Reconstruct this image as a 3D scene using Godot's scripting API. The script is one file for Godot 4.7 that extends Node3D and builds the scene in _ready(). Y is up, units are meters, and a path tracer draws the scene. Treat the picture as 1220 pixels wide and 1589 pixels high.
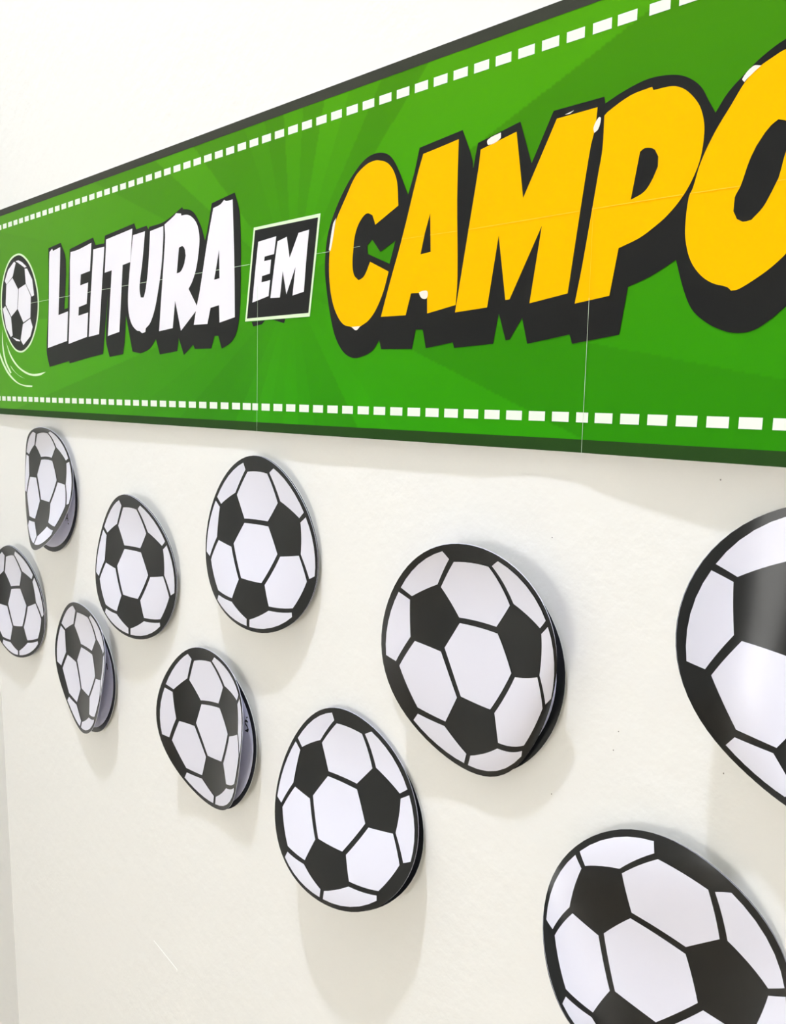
extends Node3D
# A white plaster wall with a printed paper banner and folded paper soccer ball cards.
# Measures on the wall are in metres: x along the wall, y above EYE, z out of the wall.

const EYE := 1.75          # height of the camera above the floor
const CEIL := 5.6
const CORNER := -1.587     # the wall ends here at the left
const RAD := 0.095         # radius of a ball card
const BAN_TOP := 0.275
const BAN_BOT := -0.044
const BAN_L := -1.575
const BAN_R := 0.1
var lift_x: Array = [-1.6, -1.5, -1.3, -1.05, -0.8, -0.76, -0.7, -0.6, -0.48, -0.42, -0.38, -0.355, -0.3, -0.22, 0.1]
var lift_z: Array = [0.003, 0.0035, 0.006, 0.005, 0.004, 0.006, 0.0065, 0.006, 0.0055, 0.004, 0.0045, 0.007, 0.01, 0.013, 0.016]
var M := {}
var canon := PackedVector2Array()
var used := {}

func _ready() -> void:
	# ---- camera
	var cam := Camera3D.new()
	cam.name = "camera"
	cam.fov = 59.8256
	cam.near = 0.02
	cam.transform = Transform3D(Basis(Vector3(0.690119,0.008104,-0.723650), Vector3(-0.103706,0.990725,-0.087806), Vector3(0.716227,0.135643,0.684558)), Vector3(0, EYE, 0.55320))
	add_child(cam)
	cam.current = true
	# ---- sky and exposure
	var env := Environment.new()
	env.background_mode = Environment.BG_COLOR
	env.background_color = Color(1.0, 0.995, 0.98)
	env.background_energy_multiplier = SKY
	env.tonemap_mode = Environment.TONE_MAPPER_LINEAR
	env.tonemap_exposure = 0.695
	env.sdfgi_enabled = true
	env.ssao_enabled = true
	env.ssil_enabled = true
	var we := WorldEnvironment.new()
	we.name = "world_environment"
	we.environment = env
	add_child(we)
	# ---- the room's lamps (the lights sit in front of the fittings' faces)
	# spot over the wall, close to it: makes the crisp shadows below the cards
	down_light(Vector3(-0.5, CEIL, 1.17), 0.075, KEY, Color(0.9, 0.93, 1.0))
	panel_lamp(Vector3(-0.75, CEIL, 1.75), Vector2(0.6, 0.6), FILL, Color(1.0, 0.98, 0.94), "square ceiling lamp nearest the decorated wall")
	panel_lamp(Vector3(0.75, CEIL, 1.9), Vector2(0.6, 0.6), FILL, Color(1.0, 0.98, 0.94), "square ceiling lamp to the right of the camera")
	panel_lamp(Vector3(0.8, CEIL, 4.6), Vector2(1.2, 0.6), FILL * 1.8, Color(1.0, 0.98, 0.94), "long ceiling lamp near the opposite wall")
	make_materials()
	make_room()
	make_banner()
	make_balls()

const KEY := 20.5
const FILL := 0.2
const SKY := 17.0

# ---------------------------------------------------------------- helpers
func numbered(n: String) -> String:
	var k: int = used.get(n, 0)
	used[n] = k + 1
	return n if k == 0 else "%s_%03d" % [n, k]

func tag(o: Node, label: String, category := "", group := "") -> void:
	o.set_meta("label", label)
	if category: o.set_meta("category", category)
	if group: o.set_meta("group", group)

func put(called: String, mesh: Mesh, parent: Node, mats: Array) -> MeshInstance3D:
	var mi := MeshInstance3D.new()
	mi.name = called
	mi.mesh = mesh
	for i in mats.size():
		mesh.surface_set_material(i, mats[i])
	mi.cast_shadow = GeometryInstance3D.SHADOW_CASTING_SETTING_ON
	parent.add_child(mi, true)
	return mi

func box(called: String, size: Vector3, at: Vector3, parent: Node, mat: Material) -> MeshInstance3D:
	var b := BoxMesh.new()
	b.size = size
	var mi := put(called, b, parent, [mat])
	mi.position = at
	return mi

func std(srgb: Color, rough: float, spec := 0.5) -> StandardMaterial3D:
	var m := StandardMaterial3D.new()
	m.albedo_color = srgb
	m.roughness = rough
	m.metallic_specular = spec
	return m

func pts(a: Array, s := 0.0001) -> PackedVector2Array:
	var o := PackedVector2Array()
	for i in range(0, a.size(), 2):
		o.append(Vector2(a[i] * s, a[i + 1] * s))
	return o

# rounds the gentle bends of a traced outline and keeps its sharp corners
func smooth(p: PackedVector2Array, sharp := 38.0, n := 4) -> PackedVector2Array:
	var c := p.size()
	var o := PackedVector2Array()
	for i in c:
		var a := p[(i + c - 1) % c]
		var b := p[i]
		var d := p[(i + 1) % c]
		var e := p[(i + 2) % c]
		o.append(b)
		var hb := absf((b - a).angle_to(d - b)) > deg_to_rad(sharp)
		var hd := absf((d - b).angle_to(e - d)) > deg_to_rad(sharp)
		if hb and hd: continue
		var l := b.distance_to(d)
		var tb := (d - b) if hb else (d - a).normalized() * l
		var td := (d - b) if hd else (e - b).normalized() * l
		for k in range(1, n):
			var t := float(k) / n
			var t2 := t * t
			var t3 := t2 * t
			o.append(b * (2 * t3 - 3 * t2 + 1) + tb * (t3 - 2 * t2 + t) + d * (-2 * t3 + 3 * t2) + td * (t3 - t2))
	return o

# ---- the two curved sheets things are printed on: the banner (b empty) and a ball card (b = its bend)
func banner_z(x: float, y: float) -> float:
	var t := clampf((BAN_TOP - y) / (BAN_TOP - BAN_BOT), 0.0, 1.1)
	var z: float = lift_z[0]
	for i in lift_x.size() - 1:
		if x >= lift_x[i]:
			z = lerpf(lift_z[i], lift_z[i + 1], clampf((x - lift_x[i]) / (lift_x[i + 1] - lift_x[i]), 0, 1))
	return 0.0022 + z * pow(t, 1.6)

func bend(q: Vector2, b: Array) -> Vector3:
	var r := q.rotated(b[2])
	var ax := Vector2(cos(b[3]), sin(b[3]))
	var s := r.dot(ax)
	var t := ax.cross(r)
	var sx := 0.0
	var sz := 0.0
	for k in 12:
		var ss := s * (k + 0.5) / 12.0 / RAD
		var a: float = b[5] + b[6] * ss + b[7] * ss * ss
		sx += cos(a)
		sz += sin(a)
	sx *= s / 12.0
	var z: float = b[4] + sz * s / 12.0
	var p := Vector2(sx * ax.x - t * ax.y, sx * ax.y + t * ax.x)
	var x := r.x / RAD
	var y := r.y / RAD
	z += RAD * (b[8] * (x * x - 0.5) + b[9] * x * y + b[10] * (y * y - 0.5) + b[11] * x * x * x + b[12] * x * x * y + b[13] * x * y * y + b[14] * y * y * y)
	z += RAD * (b[15] * x * x * x * x + b[16] * x * x * x * y + b[17] * x * x * y * y + b[18] * x * y * y * y + b[19] * y * y * y * y)
	p += RAD * Vector2(b[20] * x * x + b[21] * x * y + b[22] * y * y, b[23] * x * x + b[24] * x * y + b[25] * y * y)
	return Vector3(p.x, p.y, z)

func on_sheet(q: Vector2, b: Array, off: float) -> Array:
	var p: Vector3
	var n := Vector3.BACK
	if b.is_empty():
		p = Vector3(q.x, q.y, banner_z(q.x, q.y))
		var e := 0.004
		n = Vector3(banner_z(q.x - e, q.y) - banner_z(q.x + e, q.y), banner_z(q.x, q.y - e) - banner_z(q.x, q.y + e), 2 * e).normalized()
		p.z += off
	else:
		p = bend(q, b)
		var e := 0.002
		n = (bend(q + Vector2(e, 0), b) - p).cross(bend(q + Vector2(0, e), b) - p).normalized()
		p += n * off
	return [p, n]

func halves(poly: PackedVector2Array, holes: Array) -> Array:
	var parts := [poly]
	for h in holes:
		var c := Vector2.ZERO
		for v in h: c += v / h.size()
		var next := []
		for p in parts:
			for s in [-1, 1]:
				var half := PackedVector2Array([c, c + Vector2(0, 9), c + Vector2(9 * s, 9), c + Vector2(9 * s, -9), c + Vector2(0, -9)])
				for piece in Geometry2D.intersect_polygons(p, half):
					for left in Geometry2D.clip_polygons(piece, h):
						next.append(left)
		parts = next
	return parts

# lays a flat outline onto a curved sheet, cut into cells so that it follows the curve
func drape(poly: PackedVector2Array, b: Array, off: float, cell: float, holes := [], under := false) -> SurfaceTool:
	var st := SurfaceTool.new()
	st.begin(Mesh.PRIMITIVE_TRIANGLES)
	for part in halves(poly, holes):
		var r := Rect2(part[0], Vector2.ZERO)
		for v in part: r = r.expand(v)
		for i in range(floori(r.position.x / cell), ceili(r.end.x / cell)):
			for j in range(floori(r.position.y / cell), ceili(r.end.y / cell)):
				var o := Vector2(i, j) * cell
				var d := Vector2(cell, cell)
				var sq := PackedVector2Array([o, o + Vector2(d.x, 0), o + d, o + Vector2(0, d.y)])
				for piece in Geometry2D.intersect_polygons(part, sq):
					var tri := Geometry2D.triangulate_polygon(piece)
					var at := []
					for v in piece: at.append(on_sheet(v, b, off))
					for k in range(0, tri.size(), 3):
						var ids := [tri[k], tri[k + 1], tri[k + 2]]
						var area: float = (piece[ids[1]] - piece[ids[0]]).cross(piece[ids[2]] - piece[ids[0]])
						if absf(area) < 1e-10: continue
						if (area > 0) != under: ids.reverse()
						for id in ids:
							st.set_normal(-at[id][1] if under else at[id][1])
							st.set_uv(Vector2((piece[id].x - BAN_L) / (BAN_R - BAN_L), (BAN_TOP - piece[id].y) / (BAN_TOP - BAN_BOT)))
							st.add_vertex(at[id][0])
	return st

func ink(called: String, poly: PackedVector2Array, b: Array, off: float, mat: Material, parent: Node, holes := [], cell := 0.02) -> MeshInstance3D:
	return put(called, drape(poly, b, off, cell, holes).commit(), parent, [mat])

# a thin sheet: printed face, plain back and cut edge
func sheet(called: String, poly: PackedVector2Array, b: Array, off: float, thick: float, face: Material, back: Material, parent: Node, cell := 0.02) -> MeshInstance3D:
	var mesh := drape(poly, b, off, cell).commit()
	var st := drape(poly, b, off - thick, cell, [], true)
	var c := poly.size()
	var turn := 0.0
	for i in c: turn += poly[i].cross(poly[(i + 1) % c])
	for i in c:
		var p := poly[i]
		var q := poly[(i + 1) % c]
		if turn < 0:
			p = poly[(i + 1) % c]
			q = poly[i]
		var m := maxi(1, int(ceil(p.distance_to(q) / cell)))
		for k in m:
			var u := p.lerp(q, float(k) / m)
			var v := p.lerp(q, float(k + 1) / m)
			var a := on_sheet(u, b, off)
			var d := on_sheet(v, b, off)
			var a2: Vector3 = a[0] - a[1] * thick
			var d2: Vector3 = d[0] - d[1] * thick
			var nn: Vector3 = (d[0] - a[0]).cross(a[1]).normalized()
			for w in [a[0], d[0], d2, a[0], d2, a2]:
				st.set_normal(nn)
				st.set_uv(Vector2.ZERO)
				st.add_vertex(w)
	st.commit(mesh)
	return put(called, mesh, parent, [face, back])

# ---------------------------------------------------------------- materials
func make_materials() -> void:
	var w := std(Color(0.945, 0.94, 0.918), 0.75, 0.4)
	var nz := FastNoiseLite.new()
	nz.seed = 5
	nz.noise_type = FastNoiseLite.TYPE_SIMPLEX
	nz.frequency = 0.012
	nz.fractal_octaves = 5
	var nt := NoiseTexture2D.new()
	nt.width = 1024
	nt.height = 1024
	nt.seamless = true
	nt.as_normal_map = true
	nt.bump_strength = 2.2
	nt.noise = nz
	w.normal_enabled = true
	w.normal_texture = nt
	w.normal_scale = 0.42
	w.uv1_triplanar = true
	w.uv1_world_triplanar = true
	w.uv1_scale = Vector3(2.2, 2.2, 2.2)
	M.wall = w
	M.ceiling = std(Color(0.9, 0.9, 0.89), 0.9)
	M.side = std(Color(0.8, 0.8, 0.79), 0.8)
	M.floor = std(Color(0.78, 0.72, 0.63), 0.4)
	M.joint = std(Color(0.5, 0.48, 0.45), 0.8)
	M.trim = std(Color(0.8, 0.78, 0.74), 0.4)
	M.speck = std(Color(0.55, 0.53, 0.5), 0.8)
	M.metal = std(Color(0.9, 0.9, 0.9), 0.4)
	M.paper = std(Color(0.89, 0.885, 0.925), 0.3, 0.5)
	M.inner = std(Color(0.92, 0.92, 0.985), 0.6)
	M.black = std(Color(0.06, 0.068, 0.065), 0.27, 0.45)
	M.pen = std(Color(0.06, 0.06, 0.09), 0.6)
	M.print_black = std(Color(0.1, 0.1, 0.09), 0.45, 0.33)
	M.shadow_ink = std(Color(0.055, 0.058, 0.052), 0.45, 0.33)
	M.yellow = std(Color(0.99, 0.735, 0.0), 0.55, 0.12)
	M.glint = std(Color(0.96, 0.93, 0.88), 0.5)
	M.print_white = std(Color(0.95, 0.94, 0.965), 0.5)
	M.dash = std(Color(0.93, 0.955, 0.9), 0.5)
	M.leaf_white = std(Color(0.88, 0.97, 0.8), 0.5)
	M.border_top = std(Color(0.225, 0.235, 0.195), 0.5, 0.25)
	M.border_low = std(Color(0.15, 0.27, 0.1), 0.5, 0.2)
	M.cut = std(Color(0.8, 0.87, 0.76), 0.7)
	M.cut_yellow = std(Color(1.0, 0.79, 0.1), 0.5)
	M.blank = std(Color(0.93, 0.93, 0.92), 0.7)
	# the banner's green: a sunburst of slightly lighter and darker rays
	var img := Image.create(1024, 200, false, Image.FORMAT_RGB8)
	var rng := RandomNumberGenerator.new()
	rng.seed = 11
	var ray := []
	for i in 34: ray.append(rng.randf_range(-1, 1))
	for px in 1024:
		for py in 200:
			var x := BAN_L + (BAN_R - BAN_L) * (px + 0.5) / 1024.0
			var y := BAN_TOP - (BAN_TOP - BAN_BOT) * (py + 0.5) / 200.0
			var v := Vector2(x + 0.72, y - 0.1)
			var a := (v.angle() / TAU + 0.5) * 34.0
			var i := int(a) % 34
			var g: float = ray[i] * 0.085 * clampf(v.length() / 0.15, 0, 1)
			var up := clampf((y - BAN_BOT) / (BAN_TOP - BAN_BOT), 0, 1)
			var c := Color(0.17, 0.565, 0.0).lerp(Color(0.29, 0.575, 0.0), up)
			c = c.lerp(Color(0.36, 0.60, 0.17), clampf((-x - 0.7) / 0.85, 0, 1) * 0.85)
			c = c * (1.0 + g)
			img.set_pixel(px, py, c.clamp())
	var gm := std(Color.WHITE, 0.5, 0.2)
	img.generate_mipmaps()
	gm.albedo_texture = ImageTexture.create_from_image(img)
	M.green = gm

# ---------------------------------------------------------------- room
func structure(o: Node) -> void:
	o.set_meta("kind", "structure")

func make_room() -> void:
	var x0 := CORNER
	var x1 := 3.2
	var z1 := 7.0
	var th := 0.15
	var cx := (x0 + x1) / 2
	var wx := x1 - x0
	var wall := box("wall_back", Vector3(wx + 2 * th, CEIL + 0.2, th), Vector3(cx, CEIL / 2, -th / 2), self, M.wall)
	structure(wall)
	structure(box("wall_left", Vector3(th, CEIL + 0.2, z1), Vector3(x0 - th / 2, CEIL / 2, z1 / 2), self, M.wall))
	structure(box("wall_right", Vector3(th, CEIL + 0.2, z1), Vector3(x1 + th / 2, CEIL / 2, z1 / 2), self, M.side))
	front_wall(x0, x1, z1, th)
	structure(box("floor", Vector3(wx + 2 * th, th, z1 + 2 * th), Vector3(cx, -th / 2, z1 / 2), self, M.floor))
	structure(box("ceiling", Vector3(wx + 2 * th, th, z1 + 2 * th), Vector3(cx, CEIL + th / 2, z1 / 2), self, M.ceiling))
	structure(box("baseboard_back", Vector3(wx, 0.08, 0.012), Vector3(cx, 0.04, 0.006), self, M.trim))
	# a raised scratch in the paint and a few dark specks
	var sc := box("paint_scratch", Vector3(0.003, 0.0629, 0.0005), Vector3(-0.03, 0, 0), wall, M.wall)
	sc.position = Vector3(SCRATCH.x - cx, EYE + SCRATCH.y - CEIL / 2, th / 2 + 0.0002)
	specks(wall, cx, th)
	sc.rotation.z = deg_to_rad(79.0)

# the wall behind the camera, with the wide window that lights the room softly
func front_wall(x0: float, x1: float, z1: float, th: float) -> void:
	var a := -1.1
	var b := 1.7
	var lo := 0.6
	var hi := 2.3
	var w := Node3D.new()
	w.name = "wall_front"
	w.position = Vector3(0, 0, z1)
	add_child(w)
	structure(w)
	box("wall_panel", Vector3(x1 - x0 + 2 * th, lo + 0.1, th), Vector3((x0 + x1) / 2, (lo - 0.1) / 2, th / 2), w, M.side)
	box("wall_panel", Vector3(x1 - x0 + 2 * th, CEIL + 0.1 - hi, th), Vector3((x0 + x1) / 2, (hi + CEIL + 0.1) / 2, th / 2), w, M.side)
	box("wall_panel", Vector3(a - x0 + th, hi - lo, th), Vector3((a + x0 - th) / 2, (lo + hi) / 2, th / 2), w, M.side)
	box("wall_panel", Vector3(x1 + th - b, hi - lo, th), Vector3((b + x1 + th) / 2, (lo + hi) / 2, th / 2), w, M.side)
	var win := Node3D.new()
	win.name = "window_1"
	win.position = Vector3(0, 0, z1)
	add_child(win)
	structure(win)
	var fm := std(Color(0.88, 0.88, 0.87), 0.4)
	for y in [lo + 0.02, hi - 0.02]:
		box("window_frame", Vector3(b - a, 0.04, 0.05), Vector3((a + b) / 2, y, th / 2), win, fm)
	for k in 4:
		box("window_frame", Vector3(0.04, hi - lo - 0.08, 0.05), Vector3(lerpf(a + 0.02, b - 0.02, k / 3.0), (lo + hi) / 2, th / 2), win, fm)
	var glass := std(Color(0.95, 0.97, 1.0, 0.06), 0.0)
	glass.transparency = BaseMaterial3D.TRANSPARENCY_ALPHA
	for k in 3:
		var p := lerpf(a + 0.02, b - 0.02, k / 3.0)
		var q := lerpf(a + 0.02, b - 0.02, (k + 1) / 3.0)
		box("pane", Vector3(q - p - 0.04, hi - lo - 0.08, 0.006), Vector3((p + q) / 2, (lo + hi) / 2, th / 2), win, glass)

func specks(wall: Node, cx: float, th: float) -> void:
	var s := SphereMesh.new()
	s.radius = 0.0005
	s.height = 0.001
	s.radial_segments = 8
	s.rings = 4
	for p in [Vector2(-0.2701, -0.0561), Vector2(-0.4021, -0.1108), Vector2(-0.3371, -0.2470), Vector2(-0.3407, -0.2625), Vector2(-0.2561, -0.2526), Vector2(-0.3946, -0.3155), Vector2(-1.5980, -0.8467), Vector2(-0.8731, -0.3207)]:
		var o := put("paint_speck", s, wall, [M.speck])
		o.scale = Vector3(1, 1.2, 0.35)
		o.position = Vector3(p.x - cx, EYE + p.y - CEIL / 2, th / 2)

const SCRATCH := Vector2(-1.0212, -0.7670)

func lamp_face(e: Color, k: float) -> StandardMaterial3D:
	var m := std(Color(0.95, 0.95, 0.95), 0.5)
	m.emission_enabled = true
	m.emission = e
	m.emission_energy_multiplier = k
	return m

func panel_lamp(at: Vector3, size: Vector2, energy: float, color: Color, label: String) -> void:
	var t := Node3D.new()
	t.name = numbered("ceiling_lamp")
	t.position = at
	add_child(t)
	tag(t, label, "lamp")
	var fm := std(Color(0.9, 0.9, 0.9), 0.4)
	for s in [-1, 1]:
		box("frame_rail", Vector3(size.x + 0.04, 0.03, 0.02), Vector3(0, -0.015, s * (size.y / 2 + 0.01)), t, fm)
		box("frame_rail", Vector3(0.02, 0.03, size.y), Vector3(s * (size.x / 2 + 0.01), -0.015, 0), t, fm)
	box("diffuser", Vector3(size.x, 0.012, size.y), Vector3(0, -0.012, 0), t, lamp_face(color, 1.5))
	var l := AreaLight3D.new()
	l.name = "lamp_light"
	l.area_size = size * 0.98
	l.area_normalize_energy = true
	l.light_energy = energy
	l.light_color = color
	l.shadow_enabled = true
	l.area_range = 12.0
	l.area_attenuation = 2.0
	l.position = Vector3(0, -0.022, 0)
	l.rotation_degrees.x = -90
	t.add_child(l)

func down_light(at: Vector3, r: float, energy: float, color: Color) -> void:
	var t := Node3D.new()
	t.name = numbered("ceiling_downlight")
	t.position = at
	add_child(t)
	tag(t, "small round ceiling downlight close to the decorated wall", "lamp")
	var ring := TorusMesh.new()
	ring.inner_radius = r
	ring.outer_radius = r + 0.02
	put("trim_ring", ring, t, [std(Color(0.9, 0.9, 0.9), 0.4)]).scale.y = 0.8
	var disc := CylinderMesh.new()
	disc.top_radius = r
	disc.bottom_radius = r
	disc.height = 0.008
	put("lamp_face", disc, t, [lamp_face(color, 2.0)]).position.y = -0.004
	var l := AreaLight3D.new()
	l.name = "lamp_light"
	l.area_size = Vector2(r * 1.8, r * 1.8)
	l.area_normalize_energy = true
	l.light_energy = energy
	l.light_color = color
	l.shadow_enabled = true
	l.area_range = 12.0
	l.area_attenuation = 2.0
	l.position.y = -0.016
	l.rotation_degrees.x = -90
	t.add_child(l)

# ---------------------------------------------------------------- banner
func make_banner() -> void:
	var t := Node3D.new()
	t.name = "banner"
	t.position = Vector3(0, EYE, 0)
	add_child(t)
	tag(t, "long green printed paper banner taped high on the white wall, lettered LEITURA EM CAMPO", "banner")
	var seam := pts([-14925,1236,-12958,1256,-11052,1275,-8216,1281,-7917,1284,-6678,1278,-5735,1284,-4816,1270,-3842,1273,-3744,1273,-2997,1266,-2375,1253])
	seam.insert(0, Vector2(BAN_L, seam[0].y + (BAN_L - seam[0].x) * (seam[1].y - seam[0].y) / (seam[1].x - seam[0].x)))
	seam.append(Vector2(BAN_R, seam[seam.size() - 1].y))
	var cols := [BAN_L, -0.7788, -0.3728, BAN_R]
	for i in 3:
		var mid := PackedVector2Array()
		for k in 13:
			var x := lerpf(cols[i], cols[i + 1], k / 12.0)
			mid.append(Vector2(x, seam_y(seam, x)))
		var up := mid.duplicate()
		up.append(Vector2(cols[i + 1], BAN_TOP))
		up.append(Vector2(cols[i], BAN_TOP))
		var low := mid.duplicate()
		low.append(Vector2(cols[i + 1], BAN_BOT))
		low.append(Vector2(cols[i], BAN_BOT))
		sheet("paper_sheet", up, [], 0.0, 0.0007, M.green, M.blank, t)
		sheet("paper_sheet", low, [], 0.0, 0.0007, M.green, M.blank, t)
		var a: float = cols[i]
		var b: float = cols[i + 1]
		ink("border_stripe", rect(a, BAN_TOP - 0.0095, b, BAN_TOP), [], 0.0002, M.border_top, t)
		ink("border_stripe", rect(a, BAN_BOT, b, BAN_BOT + 0.0095), [], 0.0002, M.border_low, t)
	# dashed lines
	dashes(t, -0.8278, -0.02228, 34, 0.0, -1)
	dashes(t, -0.8074, 1.0, 1, 0.0, -1)
	dashes(t, -0.7889, 1.0, 1, 0.0, -1, 0.0108)
	dashes(t, -0.7712, 0.02175, 18, 0.0, -1)
	dashes(t, -0.3797, 1.0, 1, 0.0, -1, 0.0109)
	dashes(t, -0.3628, 0.0217, 21, 0.0, -1)
	dashes(t, -0.7932, -0.02168, 36, 0.0, 1)
	dashes(t, -0.7715, 0.02175, 19, 0.0, 1)
	dashes(t, -0.3602, 1.0, 1, 0.0, 1, 0.0149)
	dashes(t, -0.3363, 0.0213, 20, 0.0, 1)
	# word blocks: the dark drop shape, then the letters on it
	var n := 0.0004
	ink("word_shadow", smooth(pts([-12964,1979,-12543,2010,-12397,1763,-12483,1093,-12367,1102,-12263,1892,-11536,1967,-11473,1862,-11219,1857,-11198,1951,-10406,2007,-10358,1929,-10100,1942,-10058,1893,-10032,1920,-9681,1936,-9271,2045,-9255,2019,-9142,2000,-9038,1960,-8948,1877,-8871,1773,-8799,1623,-8760,1701,-8654,2001,-8208,2048,-8114,1804,-8113,972,-8139,746,-8191,598,-8296,498,-8478,435,-8543,577,-8619,580,-8687,444,-9031,448,-9065,498,-9270,385,-9382,583,-9417,433,-9824,404,-9913,589,-10075,476,-10296,428,-10294,428,-10505,455,-10591,692,-10662,907,-10703,608,-10756,431,-11129,402,-11222,625,-11143,1218,-11272,642,-11313,444,-11732,404,-12345,337,-12355,370,-13024,297,-13119,537,-13018,1191])), [], n, M.shadow_ink, t)
	ink("word_shadow", smooth(pts([-5962,2050,-5834,2004,-5735,1892,-5597,1643,-5528,1808,-5470,2002,-4991,2050,-4876,1795,-4876,1689,-4855,1798,-4825,1921,-4411,1997,-4293,1678,-4109,2011,-3681,2014,-3672,1968,-3519,2018,-3344,2052,-3174,2037,-3062,1996,-2964,1917,-2905,1821,-2853,1735,-2778,1840,-2674,1929,-2583,1996,-2441,2064,-2304,2076,-2139,2021,-2015,1783,-2000,1362,-2046,943,-2130,679,-2311,513,-2417,427,-2510,378,-2622,371,-2728,400,-2839,460,-2926,539,-2992,667,-3060,859,-3228,774,-3412,712,-3460,393,-3862,345,-3888,412,-4273,358,-4330,553,-4442,395,-4482,390,-4558,597,-4605,368,-5016,347,-5028,395,-5013,339,-5032,392,-5339,354,-5381,510,-5464,513,-5504,352,-5892,360,-5921,438,-6003,352,-6146,301,-6274,292,-6406,348,-6521,480,-6593,654,-6656,885,-6696,1130,-6668,1409,-6571,1620,-6422,1817,-6255,1965,-6112,2040])), [], n, M.shadow_ink, t, [smooth(pts([-6040,1324,-5930,1207,-5740,1281,-5808,1092,-6092,1203,-6104,1278]))])
	n = 0.0006
	letter("L", pts([-12924,1921,-12832,1960,-12806,1925,-12559,1952,-12581,1748,-12676,1022,-12358,1057,-12409,650,-13066,570,-12998,1190,-12946,1783]), [], M.print_white, t)
	letter("E", pts([-12228,1849,-11969,1859,-11584,1905,-11646,1545,-11926,1523,-11952,1380,-11707,1401,-11767,1122,-12011,1094,-12027,979,-11729,1006,-11775,684,-12360,607,-12296,1146,-12256,1718]), [], M.print_white, t)
	letter("I", pts([-11534,1813,-11215,1815,-11314,1283,-11416,706,-11721,682,-11647,1184,-11550,1712]), [], M.print_white, t)
	letter("T", pts([-11161,1898,-10453,1950,-10522,1554,-10724,1537,-10843,713,-11164,672,-11023,1498,-11221,1485,-11173,1793]), [], M.print_white, t)
	letter("U", pts([-10439,1869,-10136,1881,-10214,1534,-10292,1266,-10292,1167,-10269,1106,-10237,1088,-10195,1108,-10143,1202,-10076,1443,-10013,1867,-9700,1889,-9705,1749,-9761,1415,-9847,1142,-9931,941,-10041,790,-10156,727,-10166,684,-10248,674,-10303,699,-10378,710,-10498,782,-10572,896,-10599,1042,-10582,1257,-10513,1581]), [], M.print_white, t)
	letter("R", pts([-9670,1901,-9443,1974,-9405,1996,-9297,1978,-9288,1954,-9155,1945,-9040,1895,-8950,1806,-8911,1683,-8921,1554,-8982,1345,-9066,1207,-9150,1126,-8978,928,-8990,874,-9327,663,-9451,1013,-9512,702,-9832,679,-9771,1072,-9694,1535,-9662,1757]), [smooth(pts([-9351,1605,-9295,1618,-9240,1594,-9208,1536,-9215,1463,-9264,1383,-9326,1333,-9407,1321]))], M.print_white, t)
	letter("A", pts([-8622,1945,-8482,1965,-8407,2002,-8365,1983,-8246,1983,-8222,1322,-8217,761,-8515,718,-8522,906,-8694,887,-8759,715,-9046,718,-8978,928,-8918,1075,-8750,1606]), [pts([-8515,1494,-8511,1192,-8617,1185,-8556,1365])], M.print_white, t)
	letter("C", pts([-5970,1987,-5862,1949,-5783,1874,-5732,1764,-5711,1570,-6001,1446,-6029,1522,-6081,1559,-6142,1550,-6223,1480,-6273,1378,-6291,1257,-6299,1135,-6275,1037,-6210,984,-6148,1006,-6108,1050,-6078,1101,-6059,1133,-5816,1027,-5879,858,-5974,704,-6074,614,-6166,577,-6228,541,-6283,569,-6414,602,-6516,706,-6587,852,-6626,1053,-6626,1278,-6590,1442,-6526,1572,-6399,1746,-6274,1902,-6131,1978,-6030,1993]), [], M.yellow, t)
	letter("A", pts([-5423,1944,-5248,1962,-5029,1987,-5029,1524,-5001,917,-5012,691,-5332,641,-5339,813,-5531,820,-5590,640,-5902,643,-5802,918,-5660,1282,-5482,1800]), [pts([-5327,1455,-5311,1143,-5429,1134,-5384,1301])], M.yellow, t)
	letter("M", pts([-4794,1865,-4443,1931,-4360,1438,-4076,1950,-3732,1956,-3745,1819,-3774,1713,-3841,1272,-3919,707,-4264,658,-4176,1215,-4456,700,-4497,698,-4585,1191,-4677,652,-5016,632,-4895,1284,-4809,1741]), [], M.yellow, t)
	letter("P", pts([-3673,1887,-3643,1909,-3471,1976,-3312,1994,-3301,1971,-3162,1964,-3085,1932,-3020,1876,-2962,1799,-2929,1709,-2919,1625,-2932,1485,-2971,1372,-3037,1261,-3141,1153,-3250,1080,-3350,1028,-3503,981,-3558,664,-3853,630,-3798,919,-3700,1517,-3676,1669]), [smooth(pts([-3376,1595,-3345,1611,-3301,1606,-3264,1587,-3236,1539,-3235,1477,-3266,1408,-3326,1330,-3428,1291]))], M.yellow, t)
	letter("O", pts([-2437,2004,-2511,1979,-2590,1943,-2670,1878,-2748,1764,-2850,1612,-2930,1449,-2972,1300,-2997,1244,-3008,1062,-2993,950,-2950,836,-2875,743,-2791,688,-2691,656,-2663,632,-2619,636,-2524,684,-2421,750,-2338,822,-2210,963,-2130,1171,-2095,1380,-2103,1593,-2153,1816,-2239,1942,-2342,2001]), [smooth(pts([-2447,1613,-2491,1586,-2556,1509,-2608,1405,-2652,1263,-2685,1198,-2687,1116,-2661,1066,-2622,1044,-2567,1048,-2500,1114,-2459,1187,-2419,1271,-2394,1390,-2368,1496,-2374,1563,-2404,1597]))], M.yellow, t)
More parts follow.
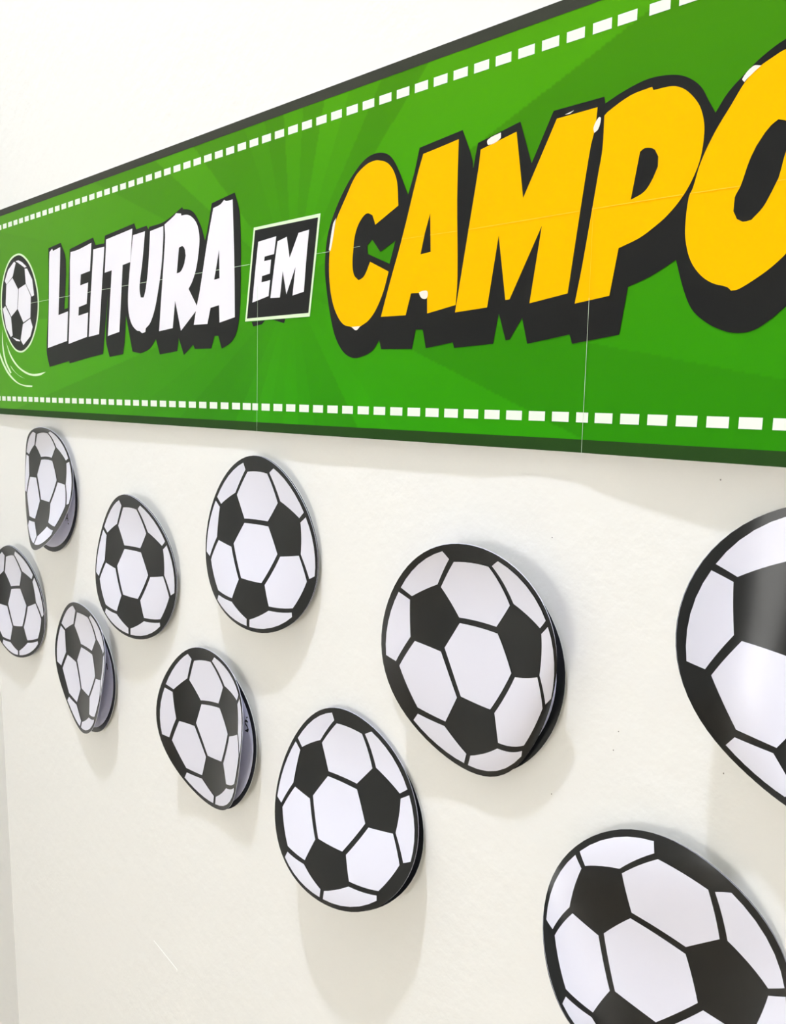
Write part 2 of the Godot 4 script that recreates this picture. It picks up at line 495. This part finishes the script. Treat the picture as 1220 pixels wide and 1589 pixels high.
	for g in [[-4724,1924,-4593,1954,-4599,1909,-4714,1885], [-3718,1885,-3699,1875,-3717,1808,-3749,1788,-3757,1826], [-4005,1963,-3927,1976,-3962,1961], [-2690,1899,-2627,1957,-2577,1948,-2647,1903,-2676,1876], [-6580,1524,-6537,1574,-6609,1290,-6636,1293], [-6293,572,-6172,575,-6228,539], [-5435,820,-5385,831,-5334,821,-5339,769,-5382,764,-5416,786]]:
		ink("printed_glint", smooth(pts(g), 95), [], 0.0008, M.glint, t)
	# the little word box
	for g in [[-7908,695,-7661,699,-7719,663,-7877,648], [-7518,698,-7312,697,-7331,655]]:
		ink("box_shadow", pts(g), [], 0.0002, M.shadow_ink, t)
	var bx := ink("word_box", pts([-7837,1618,-6805,1613,-6936,735,-7990,735]), [], n, M.shadow_ink, t)
	bx.set_meta("label", "black box with white frame")
	ink("box_frame", pts([-7862,1647,-6769,1646,-6914,699,-8026,706]), [], 0.0005, M.leaf_white, bx, [pts([-7837,1618,-6805,1613,-6936,735,-7990,735])])
	letter("E", pts([-7778,1496,-7465,1515,-7501,1346,-7663,1337,-7673,1293,-7550,1297,-7572,1160,-7708,1147,-7720,1085,-7565,1095,-7591,939,-7886,892,-7833,1209]), [], M.print_white, bx, 0.0008)
	letter("M", pts([-7444,1463,-7290,1490,-7241,1285,-7101,1505,-6936,1516,-6970,1285,-7008,940,-7189,916,-7145,1186,-7289,936,-7353,1166,-7397,912,-7560,917,-7490,1258]), [], M.print_white, bx, 0.0008)
	# printed ball with motion lines
	var em := ink("printed_ball", smooth(pts([-14094,1994,-13864,1932,-13630,1767,-13451,1488,-13402,1215,-13490,941,-13695,701,-13922,586,-14110,556,-14335,603,-14573,767,-14757,1000,-14823,1245,-14781,1525,-14628,1779,-14387,1944]), 95), [], 0.0004, M.print_black, t)
	em.set_meta("label", "small printed soccer ball with white ring")
	ink("ball_ring", smooth(pts([-14091,2020,-13843,1958,-13594,1784,-13409,1499,-13361,1212,-13449,932,-13661,679,-13905,560,-14112,530,-14356,579,-14614,754,-14809,996,-14875,1248,-14832,1536,-14665,1797,-14414,1972]), 95), [], 0.0003, M.leaf_white, em)
	for g in [[-14251,1915,-14190,1888,-14329,1697,-14589,1597,-14661,1653,-14508,1811], [-14194,1916,-14083,1919,-13941,1878,-13769,1794,-13849,1787,-14034,1859], [-13850,1774,-13754,1765,-13575,1593,-13523,1358,-13612,1344,-13826,1552], [-14339,1677,-14125,1484,-14189,1193,-14445,1093,-14660,1293,-14601,1591], [-13834,1545,-13647,1353,-13688,1040,-13965,981,-14170,1192,-14105,1497], [-14681,1272,-14458,1080,-14414,804,-14494,779,-14676,931,-14785,1228], [-13689,1026,-13610,898,-13708,764,-13991,640,-14097,722,-13985,957], [-14436,776,-14134,723,-14117,701,-14268,713]]:
		ink("ball_panel", pts(g), [], 0.0006, M.print_white, em)
	for g in [[-14717,714,-14518,504,-14223,325,-13855,221,-13602,198,-13162,226,-13390,175,-13675,170,-14004,222,-14337,341,-14577,505], [-14996,559,-14811,362,-14546,183,-14167,51,-13684,23,-13704,2,-13943,8,-14320,65,-14664,198,-14892,364,-15004,485], [-14858,910,-14826,629,-14726,405,-14523,227,-14583,212,-14805,421,-14883,660], [-14572,344,-14309,210,-13991,129,-14234,181,-14498,285]]:
		ink("motion_line", smooth(pts(g)), [], 0.0002, M.leaf_white, t)
	# the cut edges of the sheets that show as fine light lines
	for s in [[-1.575, -0.795, 0.00055, 0], [-0.795, -0.62, 0.0003, 0], [-0.62, -0.14, 0.0004, 1]]:
		var line := PackedVector2Array()
		var back := PackedVector2Array()
		for k in 15:
			var x := lerpf(s[0], s[1], k / 14.0)
			line.append(Vector2(x, seam_y(seam, x)))
			back.insert(0, Vector2(x, seam_y(seam, x) + s[2]))
		line.append_array(back)
		if s[3]: on_yellow(line, t)
		else: ink("cut_edge", line, [], 0.0005, M.cut, t)
	ink("cut_edge", rect(-0.7790, -0.044, -0.7786, 0.105), [], 0.0009, M.cut, t)
	ink("cut_edge", rect(-0.3729, -0.044, -0.37255, 0.066), [], 0.0009, M.cut, t)
	on_yellow(rect(-0.3729, 0.066, -0.3726, 0.13), t)

var yellow_shapes := []

# the paler cut edge where it crosses the yellow letters
func on_yellow(line: PackedVector2Array, t: Node) -> void:
	for y in yellow_shapes:
		for piece in Geometry2D.intersect_polygons(line, y[0]):
			var bits := [piece]
			for h in y[1]:
				var next := []
				for q in bits: next.append_array(Geometry2D.clip_polygons(q, h))
				bits = next
			for q in bits: ink("cut_edge", q, [], 0.0009, M.cut_yellow, t)

func seam_y(s: PackedVector2Array, x: float) -> float:
	for i in s.size() - 1:
		if x <= s[i + 1].x:
			return lerpf(s[i].y, s[i + 1].y, clampf((x - s[i].x) / (s[i + 1].x - s[i].x), 0, 1))
	return s[s.size() - 1].y

func rect(x0: float, y0: float, x1: float, y1: float) -> PackedVector2Array:
	return PackedVector2Array([Vector2(x0, y0), Vector2(x1, y0), Vector2(x1, y1), Vector2(x0, y1)])

func letter(ch: String, p: PackedVector2Array, holes: Array, mat: Material, parent: Node, off := 0.0006) -> void:
	var l := ink("letter", smooth(p), [], off, mat, parent, holes)
	if mat == M.yellow: yellow_shapes.append([smooth(p), holes])
	l.set_meta("label", ("white letter %s" if mat == M.print_white else "yellow letter %s") % ch)

func dashes(t: Node, start: float, step: float, count: int, _z: float, side: int, length := 0.0152) -> void:
	for i in count:
		var x := start + step * i
		if x < BAN_L + 0.01 or x + length > BAN_R - 0.005: continue
		var y: float = DASH_TOP if side > 0 else DASH_LOW
		ink("white_dash", rect(x, y - 0.0036, x + length, y + 0.0036), [], 0.0002, M.dash, t)

const DASH_TOP := 0.2485
const DASH_LOW := -0.0185

# ---------------------------------------------------------------- ball cards
# one printed panel: corners by number, rim edges follow the rim, the others bow outward like seams on a ball
func panel(ids: Array, rims := []) -> PackedVector2Array:
	var o := PackedVector2Array()
	for i in ids.size():
		var p := canon[ids[i]]
		var q := canon[ids[(i + 1) % ids.size()]]
		for k in 6:
			var t := k / 6.0
			var v := p.lerp(q, t)
			if i in rims:
				v = v.normalized() * lerpf(p.length(), q.length(), t)
			else:
				var a := Vector3(p.x, p.y, sqrt(maxf(1.1 - p.length_squared(), 0.01)))
				var c := Vector3(q.x, q.y, sqrt(maxf(1.1 - q.length_squared(), 0.01)))
				var w := a.lerp(c, t).normalized() * lerpf(a.length(), c.length(), t)
				v = v.lerp(Vector2(w.x, w.y), 0.8)
			o.append(v * RAD)
	return o

func disc(r: float, n := 72) -> PackedVector2Array:
	var o := PackedVector2Array()
	for i in n: o.append(Vector2.from_angle(TAU * i / n) * r)
	return o

func make_card(size: float, front: Array, back: Array, label: String, mark := Vector2.INF, strokes := []) -> void:
	var t := Node3D.new()
	t.name = numbered("soccer_ball_card")
	# the fitted place is for a card of the standard size; the real ones differ by a few per cent
	t.position = Vector3(front[0] * size, EYE + front[1] * size, 0.55320 * (1.0 - size))
	t.scale = Vector3.ONE * size
	add_child(t)
	tag(t, label, "paper ball", "folded paper soccer balls on the wall")
	var f := sheet("front_sheet", disc(RAD), front, 0.0, 0.0005, M.black, M.inner, t, 0.006)
	for k in 3:
		# hexagons around the middle: corner numbers 0-5 top, 12-17 right, 18-23 left
		var h0: int = [0, 12, 18][k]
		ink("white_panel", panel([h0, h0 + 1, h0 + 2, h0 + 3, h0 + 4, h0 + 5]), front, 0.0005, M.paper, f, [], 0.006)
	ink("white_panel", panel([6, 7, 8, 9, 10, 11]), front, 0.0005, M.paper, f, [], 0.006)
	for k in 6:
		var e := 24 + 5 * k
		ink("white_panel", panel([e, e + 1, e + 2, e + 3, e + 4], [4]), front, 0.0005, M.paper, f, [], 0.006)
	if back.is_empty():
		var bk := front.duplicate()
		sheet("back_sheet", disc(RAD), bk, -0.0016, 0.0005, M.black, M.blank, t, 0.008)
	else:
		var g := back.duplicate()
		var dx: float = back[0] - front[0]
		var dy: float = back[1] - front[1]
		var holder := sheet("back_sheet", disc(RAD), g, 0.0, 0.0005, M.black, M.blank, t, 0.008)
		holder.position = Vector3(dx, dy, 0)
		ink("inner_page", disc(RAD * 0.925), g, 0.0002, M.inner, holder, [], 0.008)
		for s in strokes:
			var poly := PackedVector2Array()
			for v in s: poly.append(mark + v * 0.0012)
			ink("pen_mark", poly, g, 0.0004, M.pen, holder, [], 0.008)

func make_balls() -> void:
	for i in 1:
		canon = pts([-211,817,179,830,365,538,186,326,-247,311,-415,554,-242,262,201,273,389,-8,172,-370,-182,-367,-401,6,438,-30,732,14,848,-258,654,-592,312,-623,227,-384,-702,2,-437,-37,-223,-390,-318,-638,-613,-596,-825,-255,-297,904,-254,836,-446,574,-720,419,-812,488,954,-186,882,-225,759,32,759,369,849,431,-635,-724,-603,-653,-322,-682,-51,-845,-66,-940,315,897,223,842,413,560,741,413,822,479,637,-699,637,-646,311,-675,-2,-844,-19,-942,-947,-178,-859,-219,-744,33,-742,382,-837,443], 0.001)
	var s_mark := [stroke([[2, 5], [-1, 6], [-3, 4], [-2, 1.5], [1, 0], [2.5, -2], [1, -4.5], [-3, -4.5]], 1.3), stroke([[0, 8.5], [1.5, 9.5]], 1.3)]
	var a_mark := [stroke([[-3, -3], [1, 6], [3, -3]], 1.2), stroke([[-2, 0], [2, 0]], 1.2), stroke([[3, -6], [4.5, -6.5]], 1.4)]
	var dot := [stroke([[0, 3], [0.5, -3]], 2.4)]
	make_card(1.006, [-1.3200,-0.1318,-0.0130,-1.2847,0.0282,0.0750,-0.3961,0.3966,0.0901,-0.1219,0.3061,0.0136,-0.0073,-0.0385,0.0957,-0.0496,-0.0549,0.0010,-0.1093,0.0647,0.0401,-0.0176,-0.0083,-0.1490,-0.0070,-0.1451], [-1.3235,-0.1521,0.0000,1.3619,0.0012,-0.0623,0.2547,0.4298,-0.0208,-0.0315,-0.0921,0.0114,0.0399,-0.0644,-0.0676,0.0000,0.0000,0.0000,0.0000,0.0000,0.0000,0.0000,0.0000,0.0000,0.0000,0.0000], "wide open paper soccer ball on the far left, directly under the banner, inner page showing", Vector2(0.0599, -0.0380), a_mark)
	make_card(1.018, [-1.4367,-0.3493,0.1603,1.7987,0.0122,-0.0675,0.3925,-0.2623,-0.0424,0.1932,-0.1178,-0.1544,0.0832,-0.0990,0.1457,0.1139,-0.0717,0.0125,-0.0763,0.0026,-0.0090,0.0084,0.0013,0.0331,0.0103,0.0266], [], "closed paper soccer ball cut by the left picture edge, leftmost of all")
	make_card(0.998, [-1.0521,-0.2347,0.0041,-2.0685,0.0116,0.1236,0.2120,-0.3956,-0.0151,0.0252,-0.0299,-0.0274,-0.0306,-0.1462,0.0160,-0.0216,-0.0302,-0.0426,-0.0385,-0.0186,0.0097,-0.0015,-0.0132,0.0264,0.0003,0.0494], [], "closed paper soccer ball between the wide open one and the closed one under EM")
	make_card(0.996, [-0.7801,-0.1696,-0.0028,-1.9381,0.0129,0.1602,0.1250,-0.5540,0.0020,0.0113,0.0411,-0.0071,0.0420,-0.1486,-0.0573,-0.0310,0.0016,-0.0658,0.0027,-0.0560,0.0232,-0.0361,0.0449,0.0217,-0.0057,0.0645], [], "closed paper soccer ball hanging alone under the word EM, long shadow below it")
	make_card(1.028, [-1.1777,-0.3939,-0.0512,-0.5439,0.0157,0.1284,0.5993,0.2666,-0.1542,0.1425,-0.0091,-0.0925,0.0954,-0.0938,0.0724,0.0653,0.0437,-0.0268,0.0552,0.0202,-0.0199,-0.0368,-0.0378,0.0300,0.0001,0.0046], [-1.1955,-0.3956,0.0000,1.4305,0.0143,-0.0137,0.2310,0.4630,0.0196,-0.0140,-0.0784,0.0049,-0.0115,-0.0013,-0.1062,0.0000,0.0000,0.0000,0.0000,0.0000,0.0000,0.0000,0.0000,0.0000,0.0000,0.0000], "small half-open paper soccer ball at lower left, beside the edge-cut one", Vector2(0.0693, 0.0161), dot)
	make_card(1.034, [-0.8427,-0.3839,0.1362,2.8835,0.0149,-0.0773,0.8223,-0.3558,-0.2207,0.1619,-0.0449,-0.1927,0.0451,-0.1020,0.0399,0.0707,0.0082,0.0168,0.0283,0.0180,0.0177,-0.0263,-0.1377,0.0291,0.0185,-0.0423], [-0.8569,-0.3904,0.0000,-0.9998,0.0204,-0.0326,0.1686,0.5114,0.0307,0.0725,-0.0376,-0.0130,0.0332,-0.0892,0.0899,0.0000,0.0000,0.0000,0.0000,0.0000,0.0000,0.0000,0.0000,0.0000,0.0000,0.0000], "half-open paper soccer ball with a handwritten S on its blue-grey inner page", Vector2(0.0693, 0.0247) + Vector2(0.005, 0), s_mark)
	make_card(1.010, [-0.6260,-0.4039,-0.0118,1.4219,0.0279,-0.2864,0.0850,0.6227,0.0136,-0.0100,0.0494,-0.0317,0.0411,-0.1170,-0.0820,-0.0116,0.0069,-0.0541,0.0102,-0.0418,0.0733,-0.0741,0.0510,0.0316,-0.0569,0.0414], [-0.6205,-0.4110,0.0000,1.9105,0.0050,-0.0238,0.4526,-0.4957,-0.0095,0.0244,-0.0498,-0.0060,0.0250,-0.0441,0.0053,0.0000,0.0000,0.0000,0.0000,0.0000,0.0000,0.0000,0.0000,0.0000,0.0000,0.0000], "slightly open paper soccer ball low in the middle, above the longest shadow on the wall")
	make_card(1.040, [-0.4397,-0.2088,-0.0205,-0.3373,0.0277,0.1021,0.7122,0.5155,-0.1501,0.2306,-0.0476,-0.2730,0.2313,-0.1451,0.1154,-0.0246,0.0793,-0.0063,0.0022,0.0220,-0.0154,0.0052,-0.1198,0.0168,0.0432,-0.0360], [-0.4629,-0.2125,0.0000,-1.2161,0.0347,-0.0416,-0.3242,0.4385,-0.0172,-0.0798,0.0862,-0.0234,-0.0354,-0.0191,0.0973,0.0000,0.0000,0.0000,0.0000,0.0000,0.0000,0.0000,0.0000,0.0000,0.0000,0.0000], "large slightly open paper soccer ball right of centre with a thin gap at its edge")
	make_card(1.000, [-0.1713,-0.1560,-0.0416,-0.6799,0.0281,0.4509,0.2944,-0.2478,0.1563,-0.0970,-0.0531,-0.2287,-0.0823,0.0090,0.0931,0.0507,0.0437,0.0552,-0.0265,-0.0535,-0.0882,0.0894,-0.2115,0.0296,0.0009,0.0019], [], "shiny paper soccer ball cut by the right picture edge, just under the banner")
	make_card(1.000, [-0.2926,-0.4024,-0.2408,-2.7196,0.0104,0.0965,0.8133,0.3593,-0.2651,-0.2768,0.1018,-0.0098,-0.1474,0.0244,0.0568,0.0270,0.0278,-0.0325,0.1230,-0.2053,0.0350,0.0190,0.0582,-0.0210,0.0216,0.0300], [], "nearest paper soccer ball, cut by the bottom right corner of the picture")

func stroke(a: Array, w: float) -> PackedVector2Array:
	var line := PackedVector2Array()
	for v in a: line.append(Vector2(v[0], v[1]))
	var r := Geometry2D.offset_polyline(line, w / 2, Geometry2D.JOIN_ROUND, Geometry2D.END_ROUND)
	return r[0]
